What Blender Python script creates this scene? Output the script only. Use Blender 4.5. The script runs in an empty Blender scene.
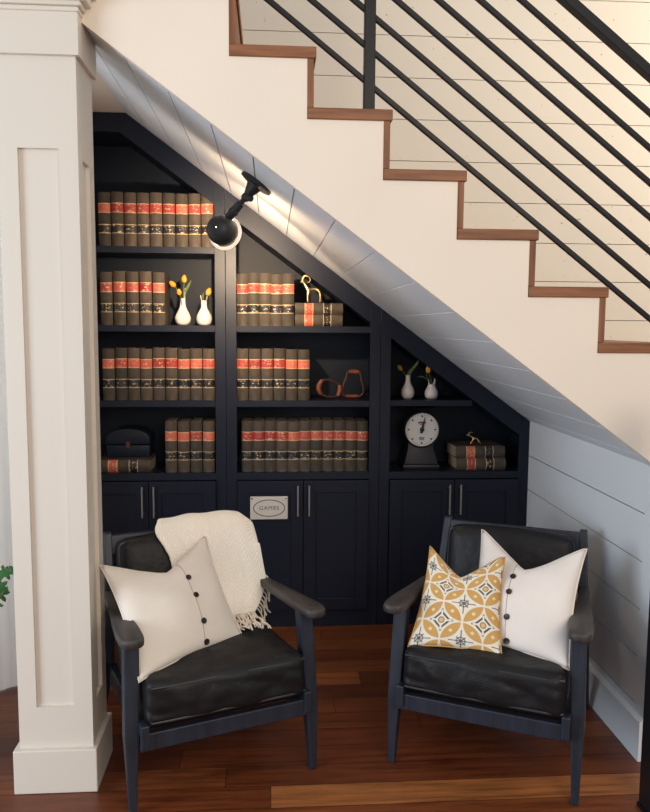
import bpy, bmesh, math, random
from mathutils import Vector, Matrix, noise as mnoise
random.seed(7)
col = bpy.context.scene.collection
PI = math.pi

# ------------------------------------------------------------------ materials
def srgb(r, g, b):
    f = lambda c: (c/255)/12.92 if c/255 <= .04045 else (((c/255)+.055)/1.055)**2.4
    return (f(r), f(g), f(b), 1)
class NT:
    """tiny helper around a material node tree"""
    def __init__(s, name, rough=.5, metal=0, spec=.5):
        s.m = bpy.data.materials.new(name); s.m.use_nodes = True
        s.t = s.m.node_tree; s.b = s.t.nodes['Principled BSDF']
        s.b.inputs['Roughness'].default_value = rough
        s.b.inputs['Metallic'].default_value = metal
        s.b.inputs['Specular IOR Level'].default_value = spec
    def n(s, kind, **kw):
        o = s.t.nodes.new(kind)
        for k, v in kw.items(): setattr(o, k, v)
        return o
    def l(s, a, b): s.t.links.new(a, b)
    def math(s, op, a, b=None, c=None, clamp=False):
        o = s.n('ShaderNodeMath', operation=op, use_clamp=clamp)
        for i, v in enumerate((a, b, c)):
            if v is None: continue
            if hasattr(v, 'is_output'): s.l(v, o.inputs[i])
            else: o.inputs[i].default_value = v
        return o.outputs[0]
    def mix(s, f, a, b, mode='MIX'):
        o = s.n('ShaderNodeMix', data_type='RGBA', blend_type=mode)
        for v, i in ((f, 0), (a, 6), (b, 7)):
            if hasattr(v, 'is_output'): s.l(v, o.inputs[i])
            else: o.inputs[i].default_value = v
        return o.outputs[2]
    def coord(s, kind='Object', scale=(1, 1, 1), rot=(0, 0, 0)):
        c = s.n('ShaderNodeTexCoord'); m = s.n('ShaderNodeMapping')
        m.inputs['Scale'].default_value = scale; m.inputs['Rotation'].default_value = rot
        s.l(c.outputs[kind], m.inputs[0]); return m.outputs[0]
    def noise(s, vec, scale=5, detail=4, rough=.5):
        o = s.n('ShaderNodeTexNoise'); o.inputs['Scale'].default_value = scale
        o.inputs['Detail'].default_value = detail; o.inputs['Roughness'].default_value = rough
        s.l(vec, o.inputs['Vector']); return o.outputs['Fac']
    def ramp(s, f, stops):
        o = s.n('ShaderNodeValToRGB'); e = o.color_ramp.elements
        while len(e) < len(stops): e.new(.5)
        for el, (p, c) in zip(e, stops): el.position = p; el.color = c
        s.l(f, o.inputs[0]); return o.outputs[0]
    def color(s, c):
        if hasattr(c, 'is_output'): s.l(c, s.b.inputs['Base Color'])
        else: s.b.inputs['Base Color'].default_value = c
    def bump(s, h, strength=.3, dist=.01):
        o = s.n('ShaderNodeBump'); o.inputs['Strength'].default_value = strength
        o.inputs['Distance'].default_value = dist
        s.l(h, o.inputs['Height']); s.l(o.outputs[0], s.b.inputs['Normal'])

def paint(name, c, rough=.5, var=.06, bump=.04, scale=30, spec=.5):
    k = NT(name, rough, 0, spec); v = k.coord()
    n = k.noise(v, 2.5, 5); dark = tuple(x*(1-var*2) for x in c[:3])+(1,)
    k.color(k.mix(n, dark, c)); k.bump(k.noise(v, scale, 3), bump, .004)
    return k.m
def wood(name, c1, c2, rough=.5, axis=0, scale=22, bump=.15, gloss=.4):
    k = NT(name, rough, 0, gloss)
    sc = [scale, scale, scale]; sc[axis] = scale*.08
    v = k.coord('Object', tuple(sc)); n = k.noise(v, 1.6, 6, .65)
    k.color(k.ramp(n, [(.3, c1), (.7, c2)])); k.bump(n, bump, .003); return k.m

M = {}
M['drywall'] = paint('drywall_paint', srgb(240, 226, 209), .8)
M['white'] = paint('white_trim_paint', srgb(228, 223, 217), .45, .03)
M['column'] = paint('column_paint', srgb(218, 208, 195), .4, .03)
def shiplap(name, c, dark):
    k = NT(name, .38); v = k.coord()
    n = k.noise(v, 1.8, 5); s = k.noise(k.coord('Object', (1, 1, 1)), 55, 2)
    base = k.mix(n, tuple(x*.9 for x in c[:3])+(1,), c)
    spk = k.math('GREATER_THAN', s, .755)
    k.color(k.mix(spk, base, dark)); k.bump(k.noise(v, 9, 3), .12, .004); return k.m
M['shiplap'] = shiplap('white_shiplap_paint', srgb(238, 228, 212), srgb(150, 135, 115))
M['shiplap_cool'] = shiplap('alcove_shiplap_paint', srgb(226, 230, 234), srgb(238, 240, 242))
M['groove'] = paint('shiplap_groove', srgb(176, 158, 136), .8)
M['groove_cool'] = paint('alcove_groove', srgb(60, 58, 60), .8)
M['navy'] = paint('navy_cabinet_paint', srgb(24, 29, 43), .42, .05, .03, spec=.26)
M['navy_dark'] = paint('navy_cabinet_interior', srgb(22, 29, 43), .5, .05, .03, spec=.24)
M['tread'] = wood('stair_oak', srgb(92, 52, 30), srgb(152, 98, 62), .5, 0, 26)
M['riser'] = wood('stair_riser_oak', srgb(88, 50, 29), srgb(146, 92, 58), .5, 2, 26)
M['rail'] = paint('black_steel', srgb(24, 25, 28), .42, .1, .03, spec=.25)
M['ebony'] = wood('charcoal_stained_wood', srgb(27, 30, 39), srgb(43, 48, 61), .42, 2, 30, .2)
M['ebony_arm'] = wood('worn_charcoal_wood', srgb(44, 40, 40), srgb(76, 70, 67), .5, 1, 26, .3)
k = NT('black_leather', .45, 0, .25); v = k.coord()
nn = k.noise(v, 5, 5, .6); k.color(k.mix(nn, srgb(18, 17, 19), srgb(33, 31, 33)))
k.bump(k.math('ADD', k.math('MULTIPLY', k.noise(v, 220, 2), .12), k.math('MULTIPLY', k.noise(v, 7, 3), 2.0)), .55, .014); M['leather'] = k.m
k = NT('leather_piping', .4); k.color(srgb(34, 34, 38)); M['piping'] = k.m
def linen(name, c):
    k = NT(name, .95, 0, .15); v = k.coord()
    w = k.n('ShaderNodeTexWave', wave_type='BANDS', bands_direction='X'); w.inputs['Scale'].default_value = 190; w.inputs['Distortion'].default_value = 2
    k.l(v, w.inputs[0])
    n = k.noise(v, 12, 5); k.color(k.mix(n, tuple(x*.88 for x in c[:3])+(1,), c))
    k.bump(k.math('ADD', k.math('MULTIPLY', w.outputs['Fac'], .3), k.noise(v, 40, 3)), .25, .004)
    k.b.inputs['Sheen Weight'].default_value = .15; return k.m
M['linen'] = linen('cream_linen', srgb(236, 224, 211))
M['linen_white'] = linen('white_linen', srgb(236, 227, 220))
M['button'] = paint('dark_wood_button', srgb(38, 26, 22), .4)
M['thread'] = paint('linen_seam', srgb(176, 160, 145), .9)
# knitted throw: herringbone by UV
k = NT('cream_herringbone_knit', 1, 0, .1); tc = k.n('ShaderNodeTexCoord'); sp = k.n('ShaderNodeSeparateXYZ'); k.l(tc.outputs['UV'], sp.inputs[0])
zig = k.math('PINGPONG', k.math('MULTIPLY', sp.outputs[0], 9), .5)
h = k.math('SINE', k.math('MULTIPLY', k.math('ADD', k.math('MULTIPLY', sp.outputs[1], 1.6), k.math('MULTIPLY', zig, .11)), 190))
k.color(k.mix(k.math('MULTIPLY_ADD', h, .3, .6), srgb(246, 232, 214), srgb(255, 250, 240)))
k.bump(h, .35, .005); k.b.inputs['Sheen Weight'].default_value = .2; M['knit'] = k.m
M['yarn'] = paint('cream_yarn', srgb(238, 224, 205), .95, .05, .3, 200)
# medallion print pillow by UV
k = NT('yellow_medallion_print', .9, 0, .15); tc = k.n('ShaderNodeTexCoord'); mp = k.n('ShaderNodeMapping')
mp.inputs['Scale'].default_value = (2.15, 2.7, 1); mp.inputs['Location'].default_value = (-.21, -.2, 0)
k.l(tc.outputs['UV'], mp.inputs[0]); sp = k.n('ShaderNodeSeparateXYZ'); k.l(mp.outputs[0], sp.inputs[0])
fx = k.math('ABSOLUTE', k.math('SUBTRACT', k.math('FRACT', sp.outputs[0]), .5)); fy = k.math('ABSOLUTE', k.math('SUBTRACT', k.math('FRACT', sp.outputs[1]), .5))
def length(a, b): return k.math('SQRT', k.math('ADD', k.math('MULTIPLY', a, a), k.math('MULTIPLY', b, b)))
d0 = length(fx, fy); gx = k.math('SUBTRACT', .5, fx); gy = k.math('SUBTRACT', .5, fy); dc = length(gx, gy)
lt = lambda a, b: k.math('LESS_THAN', a, b); mul = lambda a, b: k.math('MULTIPLY', a, b)
man = k.math('ADD', fx, fy)
white, yel, nav, grey, pale = srgb(232, 224, 208), srgb(200, 152, 80), srgb(58, 62, 74), srgb(140, 140, 148), srgb(232, 210, 160)
c = k.mix(mul(lt(d0, .475), lt(dc, .485)), white, yel)                             # petals
c = k.mix(lt(k.math('ADD', k.math('ABSOLUTE', k.math('SUBTRACT', fx, .245)), k.math('ABSOLUTE', k.math('SUBTRACT', fy, .245))), .055), c, pale)
c = k.mix(mul(lt(man, .235), lt(.165, man)), c, nav)                               # diamond outline
c = k.mix(mul(mul(lt(fx, .03), lt(man, .30)), lt(.2, man)), c, grey); c = k.mix(mul(mul(lt(fy, .03), lt(man, .30)), lt(.2, man)), c, grey)
c = k.mix(lt(k.math('MINIMUM', fx, fy), .022), c, k.mix(lt(man, .26), c, white))
c = k.mix(lt(d0, .082), c, nav); c = k.mix(lt(d0, .07), c, yel); c = k.mix(lt(d0, .035), c, pale); c = k.mix(lt(d0, .02), c, yel)
gm = k.math('ADD', gx, gy)
c = k.mix(lt(k.math('ABSOLUTE', k.math('SUBTRACT', dc, .10)), .02), c, grey); c = k.mix(lt(gm, .05), c, nav)
c = k.mix(mul(lt(k.math('MINIMUM', gx, gy), .012), lt(gm, .30)), c, nav)
c = k.mix(mul(lt(k.math('ABSOLUTE', k.math('SUBTRACT', gx, gy)), .02), lt(dc, .15)), c, nav)
v = k.coord(); c = k.mix(k.math('MULTIPLY', k.noise(v, 60, 3), .25), c, srgb(205, 190, 165))
k.color(c); k.bump(k.noise(v, 140, 2), .2, .003); M['print'] = k.m
# books
k = NT('law_book_cloth', .72, 0, .3); v = k.coord(); oi = k.n('ShaderNodeObjectInfo')
a = k.mix(oi.outputs['Random'], srgb(82, 76, 67), srgb(118, 102, 90)); a = k.mix(k.noise(v, 14, 4), tuple([.02, .015, .011, 1]), a)
b = k.n('ShaderNodeMix', data_type='RGBA'); k.l(k.math('MULTIPLY_ADD', k.noise(v, 18, 5, .7), 1.1, .2, True), b.inputs[0])
b.inputs[6].default_value = srgb(60, 53, 44); k.l(a, b.inputs[7]); k.color(b.outputs[2]); k.bump(k.noise(v, 130, 3), .3, .003); M['cloth'] = k.m
def label_mat(name, ground, ground2, z0, z1):
    """leather label with gilt rules at the edges and worn gilt tooling between"""
    k = NT(name, .5); v = k.coord(); sp = k.n('ShaderNodeSeparateXYZ'); k.l(v, sp.inputs[0]); oi = k.n('ShaderNodeObjectInfo')
    t = k.math('DIVIDE', k.math('SUBTRACT', sp.outputs[2], z0), z1-z0)
    rule = k.math('GREATER_THAN', k.math('ABSOLUTE', k.math('SUBTRACT', t, .5)), .42)
    add = k.n('ShaderNodeVectorMath', operation='ADD'); k.l(v, add.inputs[0]); k.l(oi.outputs['Random'], add.inputs[1])
    n = k.noise(add.outputs[0], 95, 3, .7)
    band = k.math('LESS_THAN', k.math('ABSOLUTE', k.math('SUBTRACT', k.math('FRACT', k.math('MULTIPLY', t, 3)), .5)), .3)
    tool = k.math('MULTIPLY', k.math('GREATER_THAN', n, .57), band)
    tool = k.math('MULTIPLY', tool, k.math('LESS_THAN', k.math('ABSOLUTE', sp.outputs[0]), .02))
    g = k.math('MAXIMUM', k.math('MULTIPLY', tool, .8), k.math('MULTIPLY', rule, .75))
    k.color(k.mix(g, k.mix(oi.outputs['Random'], ground, ground2), srgb(216, 186, 136))); return k.m
BH = .245
RZ0, RZ1, KZ0, KZ1 = .62*BH, .80*BH, .24*BH, .41*BH
M['red_label'] = label_mat('red_spine_label', srgb(150, 34, 40), srgb(206, 104, 80), RZ0, RZ1)
M['black_label'] = label_mat('black_spine_label', srgb(22, 22, 24), srgb(32, 32, 36), KZ0, KZ1)
k = NT('aged_page_edges', .9); v = k.coord('Object', (260, 6, 6)); k.color(k.mix(k.noise(v, 1, 3), srgb(120, 105, 85), srgb(176, 160, 132))); M['pages'] = k.m
k = NT('white_glaze', .18); k.color(srgb(228, 216, 208)); k.b.inputs['Coat Weight'].default_value = .4; M['glaze'] = k.m
k = NT('tulip_yellow', .6); k.color(k.mix(k.noise(k.coord(), 60, 3), srgb(214, 128, 24), srgb(248, 190, 60))); M['petal'] = k.m
k = NT('tulip_green', .6); k.color(k.mix(k.noise(k.coord(), 40, 3), srgb(62, 84, 38), srgb(110, 128, 62))); M['stem'] = k.m
k = NT('ivy_leaf_green', .45); k.color(k.mix(k.noise(k.coord(), 25, 3), srgb(22, 66, 30), srgb(60, 120, 58))); M['leaf'] = k.m
k = NT('brass', .28, 1); k.color(k.mix(k.noise(k.coord(), 40, 3), srgb(170, 134, 84), srgb(236, 206, 152))); M['brass'] = k.m
M['iron'] = paint('black_iron', srgb(30, 30, 34), .45, .15, .06, 80)
k = NT('lamp_black_enamel', .48); k.color(srgb(36, 38, 42)); M['enamel'] = k.m
k = NT('rim_ring_added_glow', .4); k.color(srgb(240, 232, 215)); k.b.inputs['Emission Color'].default_value = (1, .86, .7, 1); k.b.inputs['Emission Strength'].default_value = .55; M['ring_glow'] = k.m  # rim ring white; added emission stands in for bulb light passing through it
k = NT('bulb_glow', .4); k.color(srgb(255, 230, 190)); k.b.inputs['Emission Color'].default_value = (1, .75, .45, 1); k.b.inputs['Emission Strength'].default_value = 12; M['bulb'] = k.m
M['stirrup'] = wood('tan_saddle_leather', srgb(92, 44, 28), srgb(150, 84, 56), .5, 2, 30)
M['stirrup_dark'] = wood('dark_saddle_leather', srgb(58, 34, 27), srgb(92, 54, 40), .5, 2, 30)
M['dial'] = paint('dial_enamel', srgb(214, 208, 200), .35, .03)
M['ink'] = paint('dial_ink', srgb(24, 24, 26), .5)
M['redink'] = paint('dial_red_ink', srgb(120, 74, 66), .5)
k = NT('brushed_nickel', .45, .8); k.color(srgb(150, 145, 140)); M['nickel'] = k.m
M['plaque'] = paint('plaque_white', srgb(206, 198, 190), .5, .03)
M['plaque_ink'] = paint('plaque_grey_ink', srgb(112, 100, 96), .6)
k = NT('white_curtain_linen', .95); v = k.coord(); k.color(k.mix(k.noise(v, 6, 4), srgb(205, 202, 196), srgb(232, 230, 225))); k.bump(k.noise(v, 60, 3), .2, .004); tr = k.n('ShaderNodeBsdfTranslucent'); tr.inputs[0].default_value = srgb(235, 233, 228); ms = k.n('ShaderNodeMixShader'); ms.inputs[0].default_value = .7; k.l(k.b.outputs[0], ms.inputs[1]); k.l(tr.outputs[0], ms.inputs[2]); k.l(ms.outputs[0], k.t.nodes['Material Output'].inputs[0]); M['curtain'] = k.m
M['pot'] = paint('grey_stoneware', srgb(120, 116, 110), .6)
k = NT('potting_soil', .95); k.color(k.mix(k.noise(k.coord(), 60, 4), srgb(30, 22, 16), srgb(66, 50, 38))); M['soil'] = k.m
# floor: per-plank tint stored on the mesh, grain along X
k = NT('heart_pine_floor', .36); at = k.n('ShaderNodeAttribute'); at.attribute_name = 'plank'
ofs = k.n('ShaderNodeVectorMath', operation='ADD'); k.l(k.coord('Object', (2.2, 34, 1)), ofs.inputs[0]); sc_ = k.n('ShaderNodeVectorMath', operation='SCALE'); k.l(at.outputs['Color'], sc_.inputs[0]); sc_.inputs['Scale'].default_value = 37; k.l(sc_.outputs[0], ofs.inputs[1])
g = k.noise(ofs.outputs[0], 1.5, 7, .7); kn = k.noise(k.coord('Object', (2, 6, 1)), 2.2, 4, .6)
gr = k.ramp(g, [(.28, (.32, .28, .25, 1)), (.5, (.85, .82, .8, 1)), (.72, (1.25, 1.2, 1.15, 1))])
cc = k.mix(1, at.outputs['Color'], gr, 'MULTIPLY'); cc = k.mix(k.ramp(kn, [(.6, (0, 0, 0, 1)), (.75, (.55, .55, .55, 1))]), cc, srgb(52, 22, 10))
k.color(cc); k.bump(g, .12, .003); k.l(k.math('MULTIPLY_ADD', g, .25, .26), k.b.inputs['Roughness']); M['floor'] = k.m
M['gap'] = paint('floor_gap', srgb(30, 14, 8), .8)

# ------------------------------------------------------------------ object helpers
def tag(o, label=None, cat=None, group=None, kind=None):
    for key, v in (('label', label), ('category', cat), ('group', group), ('kind', kind)):
        if v: o[key] = v
    return o
def empty(name, loc=(0, 0, 0), rz=0, mat=None):
    o = bpy.data.objects.new(name, None); o.empty_display_size = .05
    if mat is not None: o.matrix_world = mat
    else: o.location = loc; o.rotation_euler = (0, 0, rz)
    col.objects.link(o); return o
class MB:
    """gathers shapes; build() links them as ONE mesh object"""
    def __init__(s): s.bm = bmesh.new(); s.uv = None
    def _merge(s, bm, mat=None, slot=0):
        if mat is not None: bmesh.ops.transform(bm, matrix=mat, verts=bm.verts)
        for f in bm.faces: f.material_index = slot
        me = bpy.data.meshes.new('t'); bm.to_mesh(me); bm.free(); s.bm.from_mesh(me); bpy.data.meshes.remove(me); return s
    def box(s, x0, x1, y0, y1, z0, z1, bev=0, mat=None, slot=0, seg=2):
        b = bmesh.new(); bmesh.ops.create_cube(b, size=1)
        for v in b.verts: v.co = Vector(((x0+x1)/2+v.co.x*(x1-x0), (y0+y1)/2+v.co.y*(y1-y0), (z0+z1)/2+v.co.z*(z1-z0)))
        if bev: bmesh.ops.bevel(b, geom=b.edges[:], offset=bev, segments=seg, affect='EDGES', profile=.5)
        return s._merge(b, mat, slot)
    def prism(s, pts, y0, y1, bev=0, mat=None, slot=0):
        """polygon in XZ extruded along Y"""
        b = bmesh.new(); lo = [b.verts.new((x, y0, z)) for x, z in pts]; hi = [b.verts.new((x, y1, z)) for x, z in pts]
        n = len(pts); b.faces.new(lo); b.faces.new(hi[::-1])
        for i in range(n): b.faces.new((lo[i], hi[i], hi[(i+1) % n], lo[(i+1) % n]))
        bmesh.ops.recalc_face_normals(b, faces=b.faces[:])
        if bev: bmesh.ops.bevel(b, geom=b.edges[:], offset=bev, segments=2, affect='EDGES', profile=.5)
        return s._merge(b, mat, slot)
    def loft(s, rings, cap=True, bev=0, mat=None, slot=0, closed=True):
        b = bmesh.new(); vs = [[b.verts.new(p) for p in r] for r in rings]; n = len(rings[0])
        for a, c in zip(vs, vs[1:]):
            for i in range(n if closed else n-1): b.faces.new((a[i], a[(i+1) % n], c[(i+1) % n], c[i]))
        if cap: b.faces.new(vs[0][::-1]); b.faces.new(vs[-1])
        bmesh.ops.recalc_face_normals(b, faces=b.faces[:])
        if bev: bmesh.ops.bevel(b, geom=[e for e in b.edges if e.calc_face_angle(0) > .5], offset=bev, segments=2, affect='EDGES', profile=.5)
        return s._merge(b, mat, slot)
    def tube(s, pts, r, seg=10, cyc=False, mat=None, slot=0, smooth=0):
        pts = [Vector(p) for p in pts]
        if smooth: pts, r = catmull(pts, r, smooth, cyc)
        rs = r if isinstance(r, (list, tuple)) else [r]*len(pts); n = len(pts); rings = []; up = None
        for i, p in enumerate(pts):
            a = pts[(i-1) % n] if (cyc or i) else p; c = pts[(i+1) % n] if (cyc or i < n-1) else p
            d = (c-a).normalized()
            if up is None: up = d.orthogonal().normalized()
            up = (up-d*up.dot(d)); up = up.normalized() if up.length > 1e-6 else d.orthogonal().normalized()
            w = d.cross(up); rings.append([p+(up*math.cos(2*PI*j/seg)+w*math.sin(2*PI*j/seg))*rs[i] for j in range(seg)])
        if cyc: rings.append(rings[0])
        s.loft(rings, cap=not cyc, mat=mat, slot=slot)
        if cyc: bmesh.ops.remove_doubles(s.bm, verts=s.bm.verts, dist=1e-6)
        return s
    def lathe(s, prof, seg=28, mat=None, slot=0, cap=True):
        rings = [[(r*math.cos(2*PI*j/seg), r*math.sin(2*PI*j/seg), z) for j in range(seg)] for r, z in prof]
        return s.loft(rings, cap=cap, mat=mat, slot=slot)
    def ball(s, c, r, sc=(1, 1, 1), mat=None, slot=0, u=16, v=10):
        b = bmesh.new(); bmesh.ops.create_uvsphere(b, u_segments=u, v_segments=v, radius=r)
        for q in b.verts: q.co = Vector((q.co.x*sc[0], q.co.y*sc[1], q.co.z*sc[2]))
        m = Matrix.Translation(c)
        return s._merge(b, m if mat is None else mat @ m, slot)
    def build(s, name, mats, parent=None, smooth=None, sub=0):
        me = bpy.data.meshes.new(name); s.bm.to_mesh(me); s.bm.free()
        for m in (mats if isinstance(mats, (list, tuple)) else [mats]): me.materials.append(m)
        o = bpy.data.objects.new(name, me); col.objects.link(o)
        if parent: o.parent = parent
        if smooth is not None:
            try: me.set_sharp_from_angle(angle=math.radians(smooth))
            except Exception: pass
            for p in me.polygons: p.use_smooth = True
        if sub:
            md = o.modifiers.new('sub', 'SUBSURF'); md.levels = sub; md.render_levels = sub
        return o
def catmull(pts, r, k, cyc=False):
    rs = r if isinstance(r, (list, tuple)) else [r]*len(pts); n = len(pts); P, R = [], []
    rng = range(n if cyc else n-1)
    for i in rng:
        g = (lambda j: pts[j % n]) if cyc else (lambda j: pts[min(max(j, 0), n-1)])
        p0, p1, p2, p3 = g(i-1), g(i), g(i+1), g(i+2)
        for q in range(k):
            t = q/k
            P.append(.5*((2*p1)+(p2-p0)*t+(2*p0-5*p1+4*p2-p3)*t*t+(3*p1-p0-3*p2+p3)*t**3))
            R.append(rs[i]*(1-t)+rs[(i+1) % n]*t)
    if not cyc: P.append(pts[-1]); R.append(rs[-1])
    return P, R
def dup(root, loc=None, mat=None):
    r = root.copy(); col.objects.link(r)
    if mat is not None: r.matrix_world = mat
    elif loc is not None: r.location = loc
    for ch in list(root.children):
        c = ch.copy(); col.objects.link(c); c.parent = r
        for g in list(ch.children):
            d = g.copy(); col.objects.link(d); d.parent = c
    return r
def struct(o): o['kind'] = 'structure'; return o

# ------------------------------------------------------------------ measures of the place (metres)
YS = 2.36           # face of the stair wall
YB = 3.60           # face of the bookcases
YW = 3.30           # far wall of the stair
XR = 1.262           # end wall of the alcove
def soff(x): return 1.94-.7336*x
RUN, RISE = .2322, .1744
def RX(kk): return -.103+RUN*kk            # right face of riser k
def TZ(kk): return 2.295-RISE*(kk-1)       # top of tread k

# ------------------------------------------------------------------ floor
mb = MB(); rows = 0; tints = []
PW = .113; y = -1.2; ri = 0
dark = [srgb(122, 66, 35), srgb(110, 56, 30), srgb(100, 52, 30), srgb(130, 74, 40), srgb(116, 60, 30), srgb(94, 46, 27)]
lite = [srgb(160, 100, 56), srgb(150, 88, 46)]
cells = []
while y < 4.05:
    x = -4.2-random.random()*1.2
    y1 = y+PW
    while x < 3.2:
        L = random.uniform(.9, 1.9); c = random.choice(dark)
        if random.random() < .07: c = random.choice(lite)
        if y < 2.24 < y1:
            if x < .0 < x+L: L = .0-x
            elif abs(x) < .02: L = 1.45; c = lite[0]
        cells.append((x, x+L, y, y1, c)); x += L
    y = y1; ri += 1
bm = bmesh.new(); cl = bm.loops.layers.float_color.new('plank'); g = .0009
for x0, x1, y0, y1, c in cells:
    f = bm.faces.new([bm.verts.new(p) for p in ((x0+g, y0+g, 0), (x1-g, y0+g, 0), (x1-g, y1-g, 0), (x0+g, y1-g, 0))])
    for lp in f.loops: lp[cl] = c
mb = MB(); mb.bm.free(); mb.bm = bm
nf = len(bm.faces)
b2 = MB(); b2.box(-5.4, 4.6, -1.2, 4.05, -.06, -.0015); me = bpy.data.meshes.new('t'); b2.bm.to_mesh(me); b2.bm.free(); bm.from_mesh(me); bm.faces.ensure_lookup_table()
for f in bm.faces[nf:]: f.material_index = 1
struct(mb.build('floor', [M['floor'], M['gap']]))

# ------------------------------------------------------------------ stair wall with the sloped opening
pts = [(-.70, 3.3), (-.70, soff(-.70)), (XR, soff(XR)), (XR, 0), (2.9, 0)]
steps = []
kk = 12
top = []
for q in range(12, -6, -1):   # from right to left, under the treads
    top += [(RX(q)-.0195, TZ(q)-.0335), (RX(q-1)-.0195, TZ(q)-.0335)]
top = [p for p in top if p[0] <= 2.9]
pts += [(2.9, top[0][1])] + top + [(top[-1][0], 3.3)]
struct(MB().prism(pts, YS, YS+.03).build('wall_front', M['drywall']))
# alcove soffit: shiplap boards running into the depth
mb = MB(); x = .073-.1265*6
edges = [-.66]+[.073+.1265*i for i in range(-5, 10)]; edges = [e for e in edges if e < XR+.01]+[XR+.02]
for a, c in zip(edges, edges[1:]):
    a += .0018; c -= .0018
    mb.prism([(a, soff(a)), (c, soff(c)), (c, soff(c)+.012), (a, soff(a)+.012)], YS+.03, YB+.02)
mb.prism([(-.66, soff(-.66)+.012), (XR+.02, soff(XR+.02)+.012), (XR+.02, soff(XR+.02)+.05), (-.66, soff(-.66)+.05)], YS+.03, YB+.02, slot=1)
struct(mb.build('ceiling', [M['shiplap_cool'], M['groove_cool']]))
struct(MB().box(-.99, -.655, YS+.03, YB+.02, 2.42, 2.45).build('ceiling.001', M['white']))
struct(MB().box(-.985, -.955, 3.10, 4.0, 0, 2.45).build('wall_left', M['white']))
# end wall
mb = MB(); zz = [.10, .176, .343, .510, .677, .844, 1.023]
for a, c in zip(zz, zz[1:]): mb.box(XR, XR+.013, YS+.075, YB, a+.002, c-.002)
mb.box(XR-.002, XR+.013, YS+.002, YS+.072, .0, soff(XR)-.002, .001)
mb.box(XR+.013, XR+.10, YS+.03, YB+.3, 0, 1.023, slot=1)
struct(mb.build('wall_right', [M['shiplap_cool'], M['groove_cool']]))
struct(MB().prism([(XR-.017, 0), (XR, 0), (XR, .150), (XR-.006, .150), (XR-.017, .139)], YS+.004, YB, .001).build('baseboard_right', M['shiplap_cool']))
# far wall of the staircase, boards stop where the stair begins
mb = MB(); fz = 1.47
lines = [1.504-.178*2, 1.504-.178, 1.504, 1.682, 1.857, 2.036, 2.214, 2.395, 2.575, 2.756, 2.935, 3.11, 3.29]
lines = [1.47+(z-1.47)*YW/3.5 for z in lines]
for a, c in zip(lines, lines[1:]):
    xs = max((1.94-a)/.7336+.09, -.7)
    mb.box(xs, 3.2, YW, YW+.014, a+.0014, c-.0014)
    mb.box(xs, 3.2, YW+.014, YW+.05, a, c, slot=1)
struct(mb.build('wall_back', [M['shiplap'], M['groove']]))
# room wall beyond the curtain, left of the column
struct(MB().box(-4.2, -.99, 3.62, 3.72, 0, 2.9).build('wall_back.001', M['white']))

# ------------------------------------------------------------------ panelled column
colm = empty('column', (-.674, 2.42, 0)); struct(colm)
def cw(mb): bmesh.ops.translate(mb.bm, verts=mb.bm.verts, vec=(.674, -2.42, 0)); return mb
cx0, cx1, cy0, cy1 = -.787, -.560, 2.325, 2.525
mb = MB().box(cx0+.012, cx1-.012, cy0+.012, cy1-.012, 0, 2.45)
def framed(mb, axis, a0, a1, b0, b1, side):
    """stiles and rails of a recessed panel on one face"""
    st = .055 if axis == 'x' else .045
    for u0, u1, w0, w1 in ((a0, a0+st, .0, 2.30), (a1-st, a1, .0, 2.30), (a0+st, a1-st, .0, b0), (a0+st, a1-st, b1, 2.30)):
        if axis == 'x': mb.box(u0, u1, min(side), max(side), w0, w1)
        else: mb.box(min(side), max(side), u0, u1, w0, w1)
framed(mb, 'x', cx0, cx1, .275, 1.977, (cy0, cy0+.012)); framed(mb, 'x', cx0, cx1, .275, 1.977, (cy1-.012, cy1))
framed(mb, 'y', cy0+.012, cy1-.012, .275, 1.955, (cx1-.012, cx1)); framed(mb, 'y', cy0+.012, cy1-.012, .275, 1.955, (cx0, cx0+.012))
cw(mb).build('shaft', M['column'], colm)
cw(MB().box(cx0-.016, cx1+.014, cy0-.02, cy1+.014, 0, .142, .003)).build('plinth', M['column'], colm)
mb = MB().box(cx0-.014, cx1+.012, cy0-.014, cy1+.014, 2.235, 2.36, .0015)
cw(mb).build('capital', M['column'], colm)
mb = MB()
for i, (o, z0, z1) in enumerate(((.020, 2.352, 2.366), (.028, 2.366, 2.380), (.046, 2.380, 2.402), (.060, 2.402, 2.424), (.056, 2.424, 2.47))):
    mb.box(cx0-o, cx1+o-.004, cy0-o, cy1+o, z0, z1, .004)
cw(mb).build('crown_moulding', M['column'], colm)
struct(MB().box(-3.4, -.70, cy0+.02, cy1, 2.47, 3.3).build('wall_upper', M['drywall']))

# ------------------------------------------------------------------ staircase: treads and risers
stair = empty('staircase', (.0, YS, 1.0)); tag(stair, 'wooden staircase of brown oak treads and risers climbing over the bookcase alcove', 'staircase')
def sw(mb): bmesh.ops.translate(mb.bm, verts=mb.bm.verts, vec=(0, -YS, -1.0)); return mb
for q in range(-2, 10):
    sw(MB().box(RX(q-1)-.018, RX(q)+.007, YS-.008, YW-.002, TZ(q)-.033, TZ(q), .003)).build('tread', M['tread'], stair)
    if q < 9: sw(MB().box(RX(q)-.019, RX(q), YS-.004, YW-.002, TZ(q+1)+.0005, TZ(q)-.0335, .0015)).build('riser', M['riser'], stair)

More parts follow.
